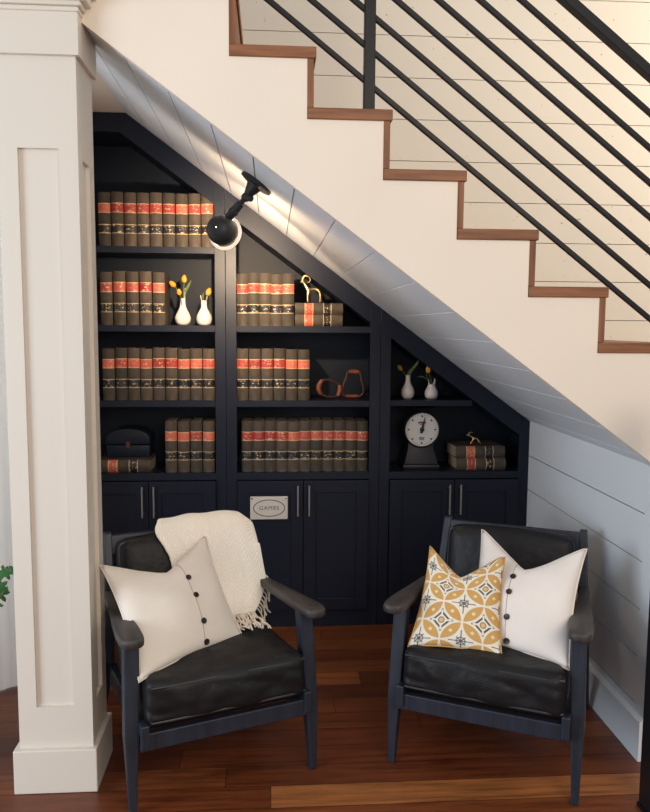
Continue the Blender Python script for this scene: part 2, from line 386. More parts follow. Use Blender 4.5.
# ------------------------------------------------------------------ railing
rail = empty('stair_railing', (.303, 2.42, TZ(2))); tag(rail, 'black steel stair railing with slanted parallel bars and square posts', 'railing')
def rw(mb): bmesh.ops.translate(mb.bm, verts=mb.bm.verts, vec=(-.303, -2.42, -TZ(2))); return mb
SL = -.7628; ang = math.atan(SL); ca, sa = math.cos(ang), math.sin(ang)
def bar(x0, x1, c0, t, w, name):
    """bar whose centre line has height c0 + SL*x"""
    L = (x1-x0)/ca; cxm = (x0+x1)/2; m = Matrix.Translation((cxm, 2.42, c0+SL*cxm)) @ Matrix.Rotation(-ang, 4, 'Y')
    rw(MB().box(-L/2, L/2, -w/2, w/2, -t/2, t/2, .002, m)).build(name, M['rail'], rail)
for i in range(7):
    bar(-.5, 2.1, 2.443+.1038*i, .0155, .016, 'rail_bar')
bar(-.5, 2.1, 3.181, .029, .036, 'handrail')
rw(MB().box(.286, .320, 2.403, 2.437, TZ(2), 3.181+SL*.303-.01, .002)).build('post', M['rail'], rail)
nw = empty('newel_post', (1.170, 2.10, 0)); tag(nw, 'black square newel post standing on the floor in the right foreground', 'post')
MB().box(-.036, .036, -.036, .036, .012, 1.25, .003).build('shaft', M['rail'], nw)
MB().box(-.042, .042, -.042, .042, 1.25, 1.268, .003).build('cap', M['rail'], nw)
MB().box(-.040, .040, -.040, .040, 0, .012, .002).build('base_plate', M['rail'], nw)

# ------------------------------------------------------------------ bookcases (three built-in units)
BX = [-.945, -.21, .523, XR]
SHELF = [.767, 1.114, 1.467, 1.828]
ST, YD, YI = .050, 3.90, YB+.022
def inner(x): return min(2.335, soff(x)-.106)
def unit(i, label, shelves):
    a, c = BX[i], BX[i+1]; ox = (a+c)/2
    u = empty('bookcase', (ox, YB, 0)); tag(u, label, 'bookcase', 'built-in navy bookcases')
    def lw(mb): bmesh.ops.translate(mb.bm, verts=mb.bm.verts, vec=(-ox, -YB, 0)); return mb
    topz = lambda x: min(2.418, soff(x)-.002)
    xs = (1.94-2.418)/.7336
    mb = MB(); e = .0008
    mb.prism([(a+e, 0), (a+ST, 0), (a+ST, topz(a+ST)), (a+e, topz(a+e))], YB, YI, .0012)
    mb.prism([(c-ST, 0), (c-e, 0), (c-e, topz(c-e)), (c-ST, topz(c-ST))], YB, YI, .0012)
    if i == 0:
        xi = (1.94-.106-2.335)/.7336
        mb.prism([(a+ST, 2.335), (xi, 2.335), (xs, 2.418), (a+ST, 2.418)], YB, YI, .0008)
        mb.prism([(xi, 2.335), (c-ST, inner(c-ST)), (c-ST, topz(c-ST)), (xs, 2.418)], YB, YI, .0008)
    else:
        mb.prism([(a+ST, inner(a+ST)), (c-ST, inner(c-ST)), (c-ST, topz(c-ST)), (a+ST, topz(a+ST))], YB, YI, .0008)
    mb.box(a+ST, c-ST, YB, YI, .733, .767, .001)
    mb.box(a+ST, c-ST, YB, YI, 0, .085, .001)
    lw(mb).build('face_frame', M['navy'], u)
    lw(MB().prism([(a+e, .0), (a+.02, 0), (a+.02, inner(a+.02)+.015), (a+e, inner(a)+.015)], YI, YD)).build('side_panel', M['navy_dark'], u)
    lw(MB().prism([(c-.02, .0), (c-e, 0), (c-e, inner(c)+.015), (c-.02, inner(c-.02)+.015)], YI, YD)).build('side_panel', M['navy_dark'], u)
    if i == 0:
        xi = (1.94-.106-2.335)/.7336
        mb = MB().prism([(a+.02, 2.335), (xi, 2.335), (c-.02, inner(c-.02)), (c-.02, inner(c-.02)+.015), (xi, 2.35), (a+.02, 2.35)], YI, YD)
        back = [(a+e, 0), (c-e, 0), (c-e, inner(c)+.015), (xi, 2.35), (a+e, 2.35)]
    else:
        mb = MB().prism([(a+.02, inner(a+.02)), (c-.02, inner(c-.02)), (c-.02, inner(c-.02)+.015), (a+.02, inner(a+.02)+.015)], YI, YD)
        back = [(a+e, 0), (c-e, 0), (c-e, inner(c)+.015), (a+e, inner(a)+.015)]
    lw(mb).build('top_panel', M['navy_dark'], u)
    lw(MB().prism(back, YD, YD+.012)).build('back_panel', M['navy_dark'], u)
    for z in shelves:
        xe = min(c-.021, (1.94-.106-z)/.7336-.002)
        lw(MB().box(a+.021, xe, YI-.001 if z > .8 else YI, YD-.001, z-.028, z, .001)).build('shelf', M['navy'], u)
        if z > .8:
            xe2 = min(c-ST, (1.94-.106-z)/.7336)
            if i < 2: lw(MB().prism([(a+ST, z-.030), (xe2+.030/.7336 if xe2 < c-ST-.02 else xe2-.0005, z-.030), (xe2-.0005, z), (a+ST, z)], YB+.004, YI-.0015, .0006)).build('shelf_lipping', M['navy'], u)
    mid = (a+c)/2
    for x0, x1, hx in ((a+ST+.002, mid-.0015, mid-.027), (mid+.0015, c-ST-.002, mid+.027)):
        mb = MB(); y0, y1 = YB-.018, YB-.001; z0, z1 = .088, .730; r = .058
        mb.box(x0, x0+r, y0, y1, z0, z1, .0012); mb.box(x1-r, x1, y0, y1, z0, z1, .0012)
        mb.box(x0+r, x1-r, y0, y1, z1-r, z1, .0012); mb.box(x0+r, x1-r, y0, y1, z0, z0+r, .0012)
        mb.box(x0+r, x1-r, y0+.009, y1, z0+r, z1-r)
        d = lw(mb).build('door', M['navy'], u)
        h = MB().box(hx-.004, hx+.004, y0-.026, y0-.018, .562, .710, .0015)
        h.box(hx-.003, hx+.003, y0-.020, y0, .575, .583); h.box(hx-.003, hx+.003, y0-.020, y0, .690, .698)
        lw(h).build('handle', M['nickel'], d)
    return u
unit(0, 'left navy bookcase bay, tallest of the three, next to the white column', SHELF)
unit(1, 'middle navy bookcase bay under the slope, with the games plaque on its door', SHELF[:3])
unit(2, 'right navy bookcase bay, lowest of the three, holding the dial scale', SHELF[:2])

# ------------------------------------------------------------------ books
YBK = 3.632
BWD, BD = .0545, .185
def spine_y(t, w, bulge): return -bulge*(1-(2*t-1)**2)
def make_book(w=BWD):
    root = empty('law_book')
    hw = w/2
    mb = MB()
    # hollow cover: curved spine plus two boards
    arc = [(-hw+w*i/10, spine_y(i/10, w, .013)) for i in range(11)]
    outer = [(-hw, BD)]+arc+[(hw, BD)]
    innr = [(hw-.003, BD), (hw-.003, .006)]+[(hw-.003-(w-.006)*i/6, .006) for i in range(1, 6)]+[(-hw+.003, .006), (-hw+.003, BD)]
    n = len(outer)
    mb.loft([[(x, y_, 0) for x, y_ in outer+innr], [(x, y_, BH) for x, y_ in outer+innr]])
    mb.build('cover', M['cloth'], root, smooth=40)
    MB().box(-hw+.0032, hw-.0032, .0065, BD-.006, .004, BH-.005).build('pages', M['pages'], root)
    for nm, z0, z1 in (('red_label', RZ0, RZ1), ('black_label', KZ0, KZ1)):
        mb = MB(); a2 = [(x*1.003, y_-.0006) for x, y_ in arc]
        mb.loft([[(x, y_, z0) for x, y_ in a2], [(x, y_, z1) for x, y_ in a2]], cap=False, closed=False)
        mb.build(nm, M[nm], root, smooth=60)
    # raised head and tail bands
    return root
book0 = make_book()
used = [False]
ORD = ['leftmost', 'second', 'third', 'fourth', 'fifth', 'sixth', 'seventh', 'eighth', 'ninth', 'tenth', 'eleventh']
def place_book(mat, label, group):
    if not used[0]: b = book0; used[0] = True; b.matrix_world = mat
    else: b = dup(book0, mat=mat)
    b['label'] = label; b['category'] = 'book'; b['group'] = group; return b
def row(x_edges_right, n, z, where, group, pitch=.0587, yj=.004):
    for i in range(n):
        x = x_edges_right-pitch*(n-i-.5)
        o = ORD[i] if i < n-1 else 'rightmost'
        tail = ' from the left' if 0 < i < n-1 else ''
        s = random.uniform(.985, 1.015)
        m = Matrix.Translation((x, YBK+random.uniform(0, yj), z)) @ Matrix.Rotation(random.uniform(-.006, .006), 4, 'Z') @ Matrix.Diagonal((1, 1, s, 1))
        place_book(m, f'{o} upright brown law book{tail} on {where}', group)
row(-.264, 9, SHELF[3], "left bay's top shelf", 'law books on the top shelf of the left bay')
row(-.492, 5, SHELF[2], "left bay's vase shelf", 'law books beside the vases in the left bay', .0600)
row(-.264, 9, SHELF[1], "left bay's shelf below vases", 'law books on the third shelf of the left bay', .0583)
row(-.266, 4, SHELF[0], "left bay's lowest shelf", 'upright law books on the lowest shelf of the left bay', .0595)
row(.110, 5, SHELF[2], "middle bay's top shelf", 'upright law books on the top shelf of the middle bay', .0537)
row(.187, 6, SHELF[1], "middle bay's stirrup shelf", 'law books beside the stirrups', .0583)
row(.472, 11, SHELF[0], "middle bay's lowest shelf", 'law books on the lowest shelf of the middle bay', .0556)
def flat(x0, z, label, group, w=BWD, yaw=0, sx=.96, dy=0, lift=0):
    # lying down, spine to the front, head to the left
    m = Matrix.Translation((x0, YBK+dy, z+w/2)) @ Matrix.Rotation(yaw, 4, 'Z') @ Matrix.Rotation(-PI/2, 4, 'Y') @ Matrix.Diagonal((w/BWD, 1, sx, 1))
    m = m @ Matrix.Identity(4)
    return place_book(m, label, group)
# a book stands along +Z; turned so that its head points left
w2 = .0545
flat(.341, SHELF[2], 'lower law book of the flat pair under the brass goat, red label bright', 'flat law books under the goat', w2, 0, .925)
flat(.342, SHELF[2]+w2+.0006, 'upper law book of the flat pair, the brass goat standing on it', 'flat law books under the goat', w2, 0, .925)
flat(1.158, SHELF[0], "lower flat law book in the right bay beside the dial scale", 'flat law books in the right bay', .060, .03, 1.0, .010)
flat(1.152, SHELF[0]+.0606, 'upper flat law book in the right bay under the small brass figurine', 'flat law books in the right bay', .058, .05, 1.0, .012)
flat(-.572, SHELF[0], "single flat law book beneath the dark domed box in the left bay", 'flat law book in the left bay', .060, 0, 1.02, .004)

# ------------------------------------------------------------------ vases and tulips
def vase(name, prof, x, y, z, label, lip=0, lipdir=0, horns=()):
    v = empty('bud_vase', (x, y, z)); tag(v, label, 'vase', 'white bud vases')
    mb = MB(); seg = 28
    rings = []
    zt = prof[-1][1]
    for r, zz_ in prof:
        t = max(0, (zz_/zt-.72)/.28)
        ring = []
        for j in range(seg):
            a = 2*PI*j/seg
            ext = 0
            for hd, hh, sharp in horns: ext += hh*max(0, math.cos(a-hd))**sharp
            ring.append((r*math.cos(a), r*math.sin(a), zz_+ext*t**2))
        rings.append(ring)
    innr = [[(px_*.82, py_*.82, pz_) for px_, py_, pz_ in rings[-1]], [(px_*.7, py_*.7, min(pz_, zt*.7)) for px_, py_, pz_ in rings[-1]]]
    mb.loft(rings+innr); mb.build('body', M['glaze'], v, smooth=50); return v
def scaled(p, rs, zs): return [(r*rs, z_*zs) for r, z_ in p]
drop = [(.45, 0), (.62, .01), (.88, .10), (1.0, .22), (.98, .32), (.80, .45), (.56, .58), (.40, .70), (.34, .80), (.32, .90), (.34, 1.0)]
bulb = [(.45, 0), (.65, .012), (.90, .11), (1.0, .27), (.92, .42), (.68, .56), (.44, .68), (.36, .80), (.38, .92), (.46, 1.0)]
vase('v', scaled(drop, .0385, .128), -.421, 3.72, SHELF[2], 'taller white teardrop vase with three yellow tulips and a swept-up lip', horns=((.3, .052, 3),))
vase('v', scaled(bulb, .0375, .118), -.318, 3.70, SHELF[2], 'short white bulb vase with flared lip beside taller vase in left bay', horns=((0, .022, 6), (PI, .026, 6)))
vase('v', scaled([(.45, 0), (.65, .012), (.92, .12), (1.0, .27), (.90, .42), (.60, .58), (.40, .70), (.34, .82), (.35, .94), (.38, 1.0)], .0335, .118), .674, 3.70, SHELF[1], 'white long-necked vase above the dial scale, left of the pair', horns=())
vase('v', scaled([(.5, 0), (.7, .02), (.95, .18), (1.0, .38), (.92, .58), (.70, .76), (.50, .88), (.52, 1.0)], .0335, .072), .793, 3.70, SHELF[1], 'round white vase with two pointed lip horns, right of the pair', horns=((.2, .030, 8), (PI, .026, 8)))
def tulip(base, tip, head, label, size=.017, leaves=(), ang=None, greenish=False, group='yellow tulips'):
    t = empty('tulip', base); tag(t, label, 'flower', group)
    b = Vector(base); tp = Vector(tip)-b
    mid = Vector((tp.x*.25, tp.y*.4, tp.z*.62))
    MB().tube([(0, 0, 0), mid, tp], .0024, 8, smooth=6).build('stem', M['stem'], t, smooth=60)
    d = (tp-mid).normalized() if ang is None else Vector(ang).normalized()
    rot = d.to_track_quat('Z', 'Y').to_matrix().to_4x4(); mat = Matrix.Translation(tp) @ rot
    mb = MB()
    for j in range(6):
        a = j*PI/3; s = size*(1 if j % 2 else .94); rings = []
        for q in range(7):
            u = q/6; wdt = s*.62*math.sin(PI*min(1, .12+u*.93))**.8+.0008; rad = s*(.28+.62*math.sin(PI*(.18+u*.72)))*(1 if j % 2 else .9)-s*.1
            zc = u*s*2.35
            rings.append([(rad*math.cos(a)-sd*wdt*math.sin(a)-abs(sd)*.25*rad*math.cos(a), rad*math.sin(a)+sd*wdt*math.cos(a)-abs(sd)*.25*rad*math.sin(a), zc) for sd in (-1, -.5, 0, .5, 1)])
        mb.loft(rings, cap=False, closed=False, mat=mat)
    mb.ball((0, 0, size*1.0), size*.62, (1, 1, 1.35), mat, u=12, v=8)
    mb.build('bloom', M['petal'], t, smooth=70)
    for lf in leaves:
        P = [Vector(p)-b for p in lf]; mb = MB(); Q, R = catmull(P, [.003, .0085, .0065, .0008][:len(P)] if len(P) == 4 else [.003, .008, .0008], 6)
        rings = []
        for p_, r_ in zip(Q, R): rings.append([p_+Vector((-r_*.5, -.001, r_*.7)), p_+Vector((0, .0015, 0)), p_+Vector((r_*.5, -.001, -r_*.7))])
        mb.loft(rings, cap=False, closed=False); mb.build('leaf', M['stem'], t, smooth=60)
    return t
s2 = SHELF[2]; s1 = SHELF[1]
tulip((-.421, 3.72, s2+.05), (-.455, 3.71, s2+.185), 0, 'left-leaning yellow tulip in the taller vase of the left bay', .015, ang=(-.75, 0, .65))
tulip((-.419, 3.722, s2+.05), (-.412, 3.715, s2+.205), 0, 'topmost upright yellow tulip in the taller vase of the left bay', .015, leaves=[((-.417, 3.72, s2+.13), (-.405, 3.715, s2+.165), (-.388, 3.71, s2+.195), (-.378, 3.71, s2+.215))], ang=(.05, 0, 1))
tulip((-.423, 3.715, s2+.05), (-.431, 3.690, s2+.146), 0, 'lowest small yellow tulip at the lip of the taller vase', .0135, ang=(-.12, -.45, .6))
tulip((-.318, 3.70, s2+.04), (-.301, 3.70, s2+.144), 0, 'single yellow tulip in the short bulb vase of the left bay', .016, leaves=[((-.317, 3.70, s2+.10), (-.322, 3.695, s2+.135), (-.318, 3.69, s2+.158))], ang=(.35, 0, 1))
tulip((.674, 3.70, s1+.06), (.642, 3.70, s1+.142), 0, 'small yellow-green tulip leaning left in the long-necked vase', .0125, leaves=[((.676, 3.70, s1+.11), (.694, 3.70, s1+.145), (.716, 3.695, s1+.175), (.731, 3.69, s1+.205)), ((.672, 3.70, s1+.11), (.676, 3.70, s1+.125), (.684, 3.70, s1+.14), (.69, 3.70, s1+.15))], ang=(-.6, 0, .8))
tulip((.793, 3.70, s1+.03), (.772, 3.675, s1+.132), 0, 'orange-yellow tulip in the round horned vase of the right bay', .0150, leaves=[((.785, 3.70, s1+.075), (.77, 3.70, s1+.095), (.745, 3.695, s1+.11), (.718, 3.69, s1+.108)), ((.785, 3.70, s1+.08), (.772, 3.70, s1+.10), (.766, 3.70, s1+.12), (.765, 3.70, s1+.14))], ang=(-.2, -.2, .8))

# ------------------------------------------------------------------ brass goat figurine
def skin_mesh(name, verts, edges_, radii, mat, parent, sub=2, root=0):
    me = bpy.data.meshes.new(name); me.from_pydata(verts, edges_, []); o = bpy.data.objects.new(name, me); col.objects.link(o); o.parent = parent
    md = o.modifiers.new('skin', 'SKIN'); md.use_smooth_shade = True
    for i, r in enumerate(radii): me.skin_vertices[0].data[i].radius = (r, r)
    for i in range(len(verts)): me.skin_vertices[0].data[i].use_root = (i == root)
    s_ = o.modifiers.new('sub', 'SUBSURF'); s_.levels = sub; s_.render_levels = sub
    me.materials.append(mat); return o
zg = SHELF[2]+2*w2+.0012
goat = empty('goat_figurine', (.205, 3.655, zg)); tag(goat, 'brass goat figurine with curled horns standing on two flat law books', 'figurine')
V = [(.000, 0, .066), (-.026, 0, .064), (-.030, 0, .066), (-.040, 0, .084), (-.050, 0, .100), (-.066, 0, .098), (.030, 0, .066),
     (-.030, -.009, .034), (-.029, -.009, .003), (-.026, .009, .034), (-.023, .009, .003), (.033, -.009, .036), (.029, -.009, .003), (.036, .009, .034), (.036, .009, .003), (.038, 0, .058)]
Ed = [(0, 1), (1, 2), (2, 3), (3, 4), (4, 5), (0, 6), (1, 7), (7, 8), (1, 9), (9, 10), (6, 11), (11, 12), (6, 13), (13, 14), (6, 15)]
Rr = [.009, .0105, .010, .0072, .0075, .0036, .0095, .0056, .0044, .0056, .0044, .0066, .0044, .0066, .0044, .0028]
skin_mesh('body', V, Ed, Rr, M['brass'], goat, 2)
for sy in (-1, 1):
    MB().tube([(-.053, sy*.003, .100), (-.053, sy*.004, .117), (-.042, sy*.006, .128), (-.026, sy*.008, .124), (-.018, sy*.009, .110), (-.024, sy*.010, .098), (-.034, sy*.010, .096)], [.0046, .0046, .0044, .0042, .0036, .0028, .0014], 8, smooth=5).build('horn', M['brass'], goat, smooth=60)
zf = SHELF[0]+.0606+.0582
fig = empty('goat_figurine', (1.018, 3.70, zf)); tag(fig, 'tiny dark brass animal figurine standing on two flat books in the right bay', 'figurine')
V = [(-.004, 0, .030), (-.018, 0, .038), (-.034, 0, .046), (.010, 0, .030), (-.018, -.006, .012), (-.024, -.007, .002), (-.012, .006, .012), (-.014, .007, .002), (.020, -.006, .014), (.030, -.007, .002), (.016, .006, .014), (.022, .007, .002), (-.043, 0, .045)]
Ed = [(0, 1), (1, 2), (0, 3), (0, 4), (4, 5), (0, 6), (6, 7), (3, 8), (8, 9), (3, 10), (10, 11), (2, 12)]
skin_mesh('body', V, Ed, [.006, .005, .0046, .0055, .0035, .0026, .0035, .0026, .0035, .0026, .0035, .0026, .0022], M['brass'], fig, 2)
for sy in (-1, 1): MB().tube([(-.033, sy*.003, .050), (-.026, sy*.006, .060), (-.012, sy*.008, .060)], [.0022, .002, .001], 6, smooth=4).build('horn', M['brass'], fig, smooth=60)

# ------------------------------------------------------------------ stirrups
def stirrup(loc, ring, cyc_r, sleeves, label):
    s_ = empty('stirrup', loc); tag(s_, label, 'stirrup', 'pair of leather stirrups')
    MB().tube(ring, cyc_r, 8, cyc=True, smooth=5).build('hoop', M['stirrup_dark'], s_, smooth=60)
    for nm, p, r in sleeves: MB().tube(p, r, 12, smooth=4).build(nm, M['stirrup'], s_, smooth=50)
    return s_
stirrup((.300, 3.70, s1), [(-.052, -.01, .088), (-.064, -.01, .055), (-.055, -.01, .026), (-.022, 0, .010), (.028, .01, .016), (.040, .015, .045), (.036, .015, .068), (-.005, .0, .090), (-.030, -.005, .093)], .0055,
        [('tread', [(-.050, -.010, .092), (-.064, -.01, .070), (-.066, -.01, .046), (-.054, -.01, .022)], [.010, .013, .013, .009]), ('strap_bar', [(.030, .012, .014), (.040, .015, .040), (.038, .015, .066)], [.010, .012, .010])],
        'tan leather stirrup lying on its side against the other stirrup')
stirrup((.405, 3.725, s1), [(-.020, 0, .136), (.030, 0, .134), (.042, 0, .090), (.054, 0, .045), (.046, 0, .018), (.020, 0, .008), (-.030, 0, .010), (-.050, 0, .020), (-.048, 0, .060), (-.034, 0, .100)], .0055,
        [('strap_bar', [(-.018, 0, .132), (.006, 0, .130), (.029, 0, .131)], [.010, .011, .010]), ('tread', [(-.034, 0, .011), (.0, 0, .0105), (.026, 0, .011)], [.0085, .0095, .0085])],
        'tan leather stirrup standing upright, nearest the bay divider')

# ------------------------------------------------------------------ dial scale
sc = empty('kitchen_scale', (.745, 3.73, SHELF[0])); tag(sc, 'black vintage kitchen scale with a round white dial', 'scale')
mb = MB()
mb.box(-.092, .092, -.060, .080, 0, .022, .006); mb.loft([[(-.085, -.05, .022), (.085, -.05, .022), (.085, .075, .022), (-.085, .075, .022)], [(-.065, -.035, .10), (.065, -.035, .10), (.065, .06, .10), (-.065, .06, .10)], [(-.06, -.03, .19), (.06, -.03, .19), (.06, .055, .19), (-.06, .055, .19)]], bev=.004)
mb.build('housing', M['iron'], sc, smooth=40)
fr = Matrix.Translation((0, -.036, .196)) @ Matrix.Rotation(PI/2, 4, 'X')
MB().lathe([(.070, -.03), (.090, -.02), (.091, .018), (.086, .024), (.083, .021), (.083, .012), (.02, .011)], 40, fr).build('bezel', M['iron'], sc, smooth=40)
MB().lathe([(.083, .0115), (.083, .015), (.0005, .0155)], 40, fr).build('dial', M['dial'], sc, smooth=40)
mb = MB()
for j in range(40):
    big = j % 5 == 0; a = 2*PI*j/40; m = fr @ Matrix.Rotation(a, 4, 'Z')
    if big: mb.box(-.0038, .0038, .062, .071, .0152, .0165, 0, m)
    else: mb.box(-.0008, .0008, .071, .077, .0152, .0163, 0, m)
for j in range(3): mb.box(-.014+.001*j, .014-.001*j, -.040-.006*j, -.037-.006*j, .0152, .0163, 0, fr)
mb.build('tick_marks', M['ink'], sc)
mb = MB(); mb.box(-.019, .019, .030, .040, .0152, .0163, 0, fr); mb.box(-.012, .012, .023, .027, .0152, .0163, 0, fr); mb.build('emblem', M['redink'], sc)
ar = fr @ Matrix.Rotation(-.22, 4, 'Z')
mb = MB(); mb.loft([[(-.007, -.018, .019), (.007, -.018, .019), (.007, -.018, .021), (-.007, -.018, .021)], [(-.006, .012, .019), (.006, .012, .019), (.006, .012, .021), (-.006, .012, .021)], [(-.0009, .066, .019), (.0009, .066, .019), (.0009, .066, .021), (-.0009, .066, .021)]], mat=ar)
mb.lathe([(.011, .0155), (.011, .022), (.004, .024)], 18, fr); mb.build('hand', M['ink'], sc)
MB().lathe([(.018, .205+.075), (.02, .29), (.075, .296), (.085, .303), (.08, .305), (.01, .300)], 30, Matrix.Translation((0, .02, 0))).build('weighing_pan', M['iron'], sc, smooth=40)

# ------------------------------------------------------------------ dark box on the flat book
bx = empty('trinket_box', (-.690, 3.765, SHELF[0]+.0602)); tag(bx, 'dark domed box resting on a flat book in the left bay', 'box')
MB().box(-.105, .105, -.065, .075, .0, .062, .008).build('box_body', M['navy_dark'], bx, smooth=40)
pr = []
for i in range(13):
    t = i/12; a = PI*t; pr.append((-.108*math.cos(a), .066+.075*math.sin(a)**.6))
MB().prism(pr, -.07, .08, .004).build('lid', M['navy_dark'], bx, smooth=40)
MB().box(-.010, .010, -.074, -.066, .046, .078, .002).build('clasp', M['stirrup_dark'], bx)

# ------------------------------------------------------------------ GAMES plaque
pq = empty('plaque', (-.008, YB-.018, .601)); tag(pq, "white GAMES plaque with an oval border on the middle bay's left door", 'sign')
MB().box(-.090, .090, -.010, -.0, -.056, .056, .004).build('board', M['plaque'], pq)
def ellipse(rx, rz, y): return [(rx*math.cos(2*PI*j/56), y, rz*math.sin(2*PI*j/56)) for j in range(56)]
MB().tube(ellipse(.074, .040, -.0103), .0021, 6, cyc=True).build('oval_border', M['plaque_ink'], pq, smooth=60)
cu = bpy.data.curves.new('games_text', 'FONT'); cu.body = 'GAMES'; cu.size = .027; cu.align_x = 'CENTER'; cu.align_y = 'CENTER'; cu.extrude = .0006; cu.space_character = 1.2
tmp = bpy.data.objects.new('t', cu); col.objects.link(tmp); bpy.context.view_layer.update()
me = bpy.data.meshes.new_from_object(tmp.evaluated_get(bpy.context.evaluated_depsgraph_get())); bpy.data.objects.remove(tmp)
me.materials.clear(); me.materials.append(M['plaque_ink']); tx = bpy.data.objects.new('lettering', me); col.objects.link(tx); tx.parent = pq
tx.location = (0, -.0106, 0); tx.rotation_euler = (PI/2, 0, 0)
for sx in (-1, 1): MB().ball((sx*.081, -.0105, .047), .0038, (1, .5, 1), u=10, v=6).build('nail', M['ink'], pq, smooth=60)

# ------------------------------------------------------------------ spotlight on the slope
LM = Vector((-.048, 2.775, soff(-.048)))
nrm = Vector((-.7336, 0, -1)).normalized()                # pointing down out of the slope
lamp = empty('wall_lamp', LM); tag(lamp, 'black jointed spotlight clamped to the sloping shiplap, dome shade turned to the books', 'lamp')
mt = nrm.to_track_quat('Z', 'Y').to_matrix().to_4x4()
MB().lathe([(.060, .0), (.062, .004), (.062, .011), (.050, .015), (.030, .017), (.024, .030), (.017, .052), (.013, .060), (.003, .061)], 32, mt).build('ceiling_plate', M['enamel'], lamp, smooth=40)
kn = nrm*.066
hd = Vector((-.176, 2.800, 1.808))-LM
MB().ball(kn, .017, (1, 1, 1)).tube([kn+Vector((0, -.028, -.004)), kn+Vector((0, .022, .0))], .0085, 12).build('joint', M['enamel'], lamp, smooth=50)
MB().ball(kn+Vector((.016, -.026, -.008)), .012, (1, .7, 1)).build('knob', M['enamel'], lamp, smooth=50)
ax = Vector((.33, 1, -.12)).normalized()
e1 = hd+Vector((.016, .0, .035)); d_ = (e1-kn)
MB().tube([kn, kn+d_*.28], .009, 14).tube([kn+d_*.25, kn+d_*.27, kn+d_*.95, e1], [.010, .0155, .0155, .012], 16).tube([kn+d_*.55, kn+d_*.57, kn+d_*.66, kn+d_*.68], [.0155, .0185, .0185, .0155], 16).build('arm', M['enamel'], lamp, smooth=50)
ma = Matrix.Translation(hd) @ ax.to_track_quat('Z', 'Y').to_matrix().to_4x4()
prof = [(.002, -.052), (.018, -.051), (.034, -.044), (.046, -.030), (.0515, -.010), (.052, .012), (.053, .030)]
prof_in = [(r*.955, z_+.002) for r, z_ in prof]
sh = MB().lathe(prof+[(.0520, .031)]+prof_in[::-1][1:], 40, ma, cap=False).build('lamp_shade', M['enamel'], lamp, smooth=50)
mb = MB(); rings = [[(r*math.cos(2*PI*j/48), r*math.sin(2*PI*j/48), z_) for j in range(48)] for r, z_ in ((.0535, .030), (.0605, .032), (.0635, .035), (.0625, .039), (.058, .043), (.0530, .040))]
mb.loft(rings+[rings[0]], cap=False, mat=ma); o = mb.build('rim_ring', M['ring_glow'], lamp, smooth=50)
tag(o, 'pale rim ring')
MB().lathe([(.012, -.049), (.013, -.030), (.02, -.010), (.024, .006), (.018, .020), (.004, .026)], 20, ma).build('bulb', M['bulb'], lamp, smooth=60)

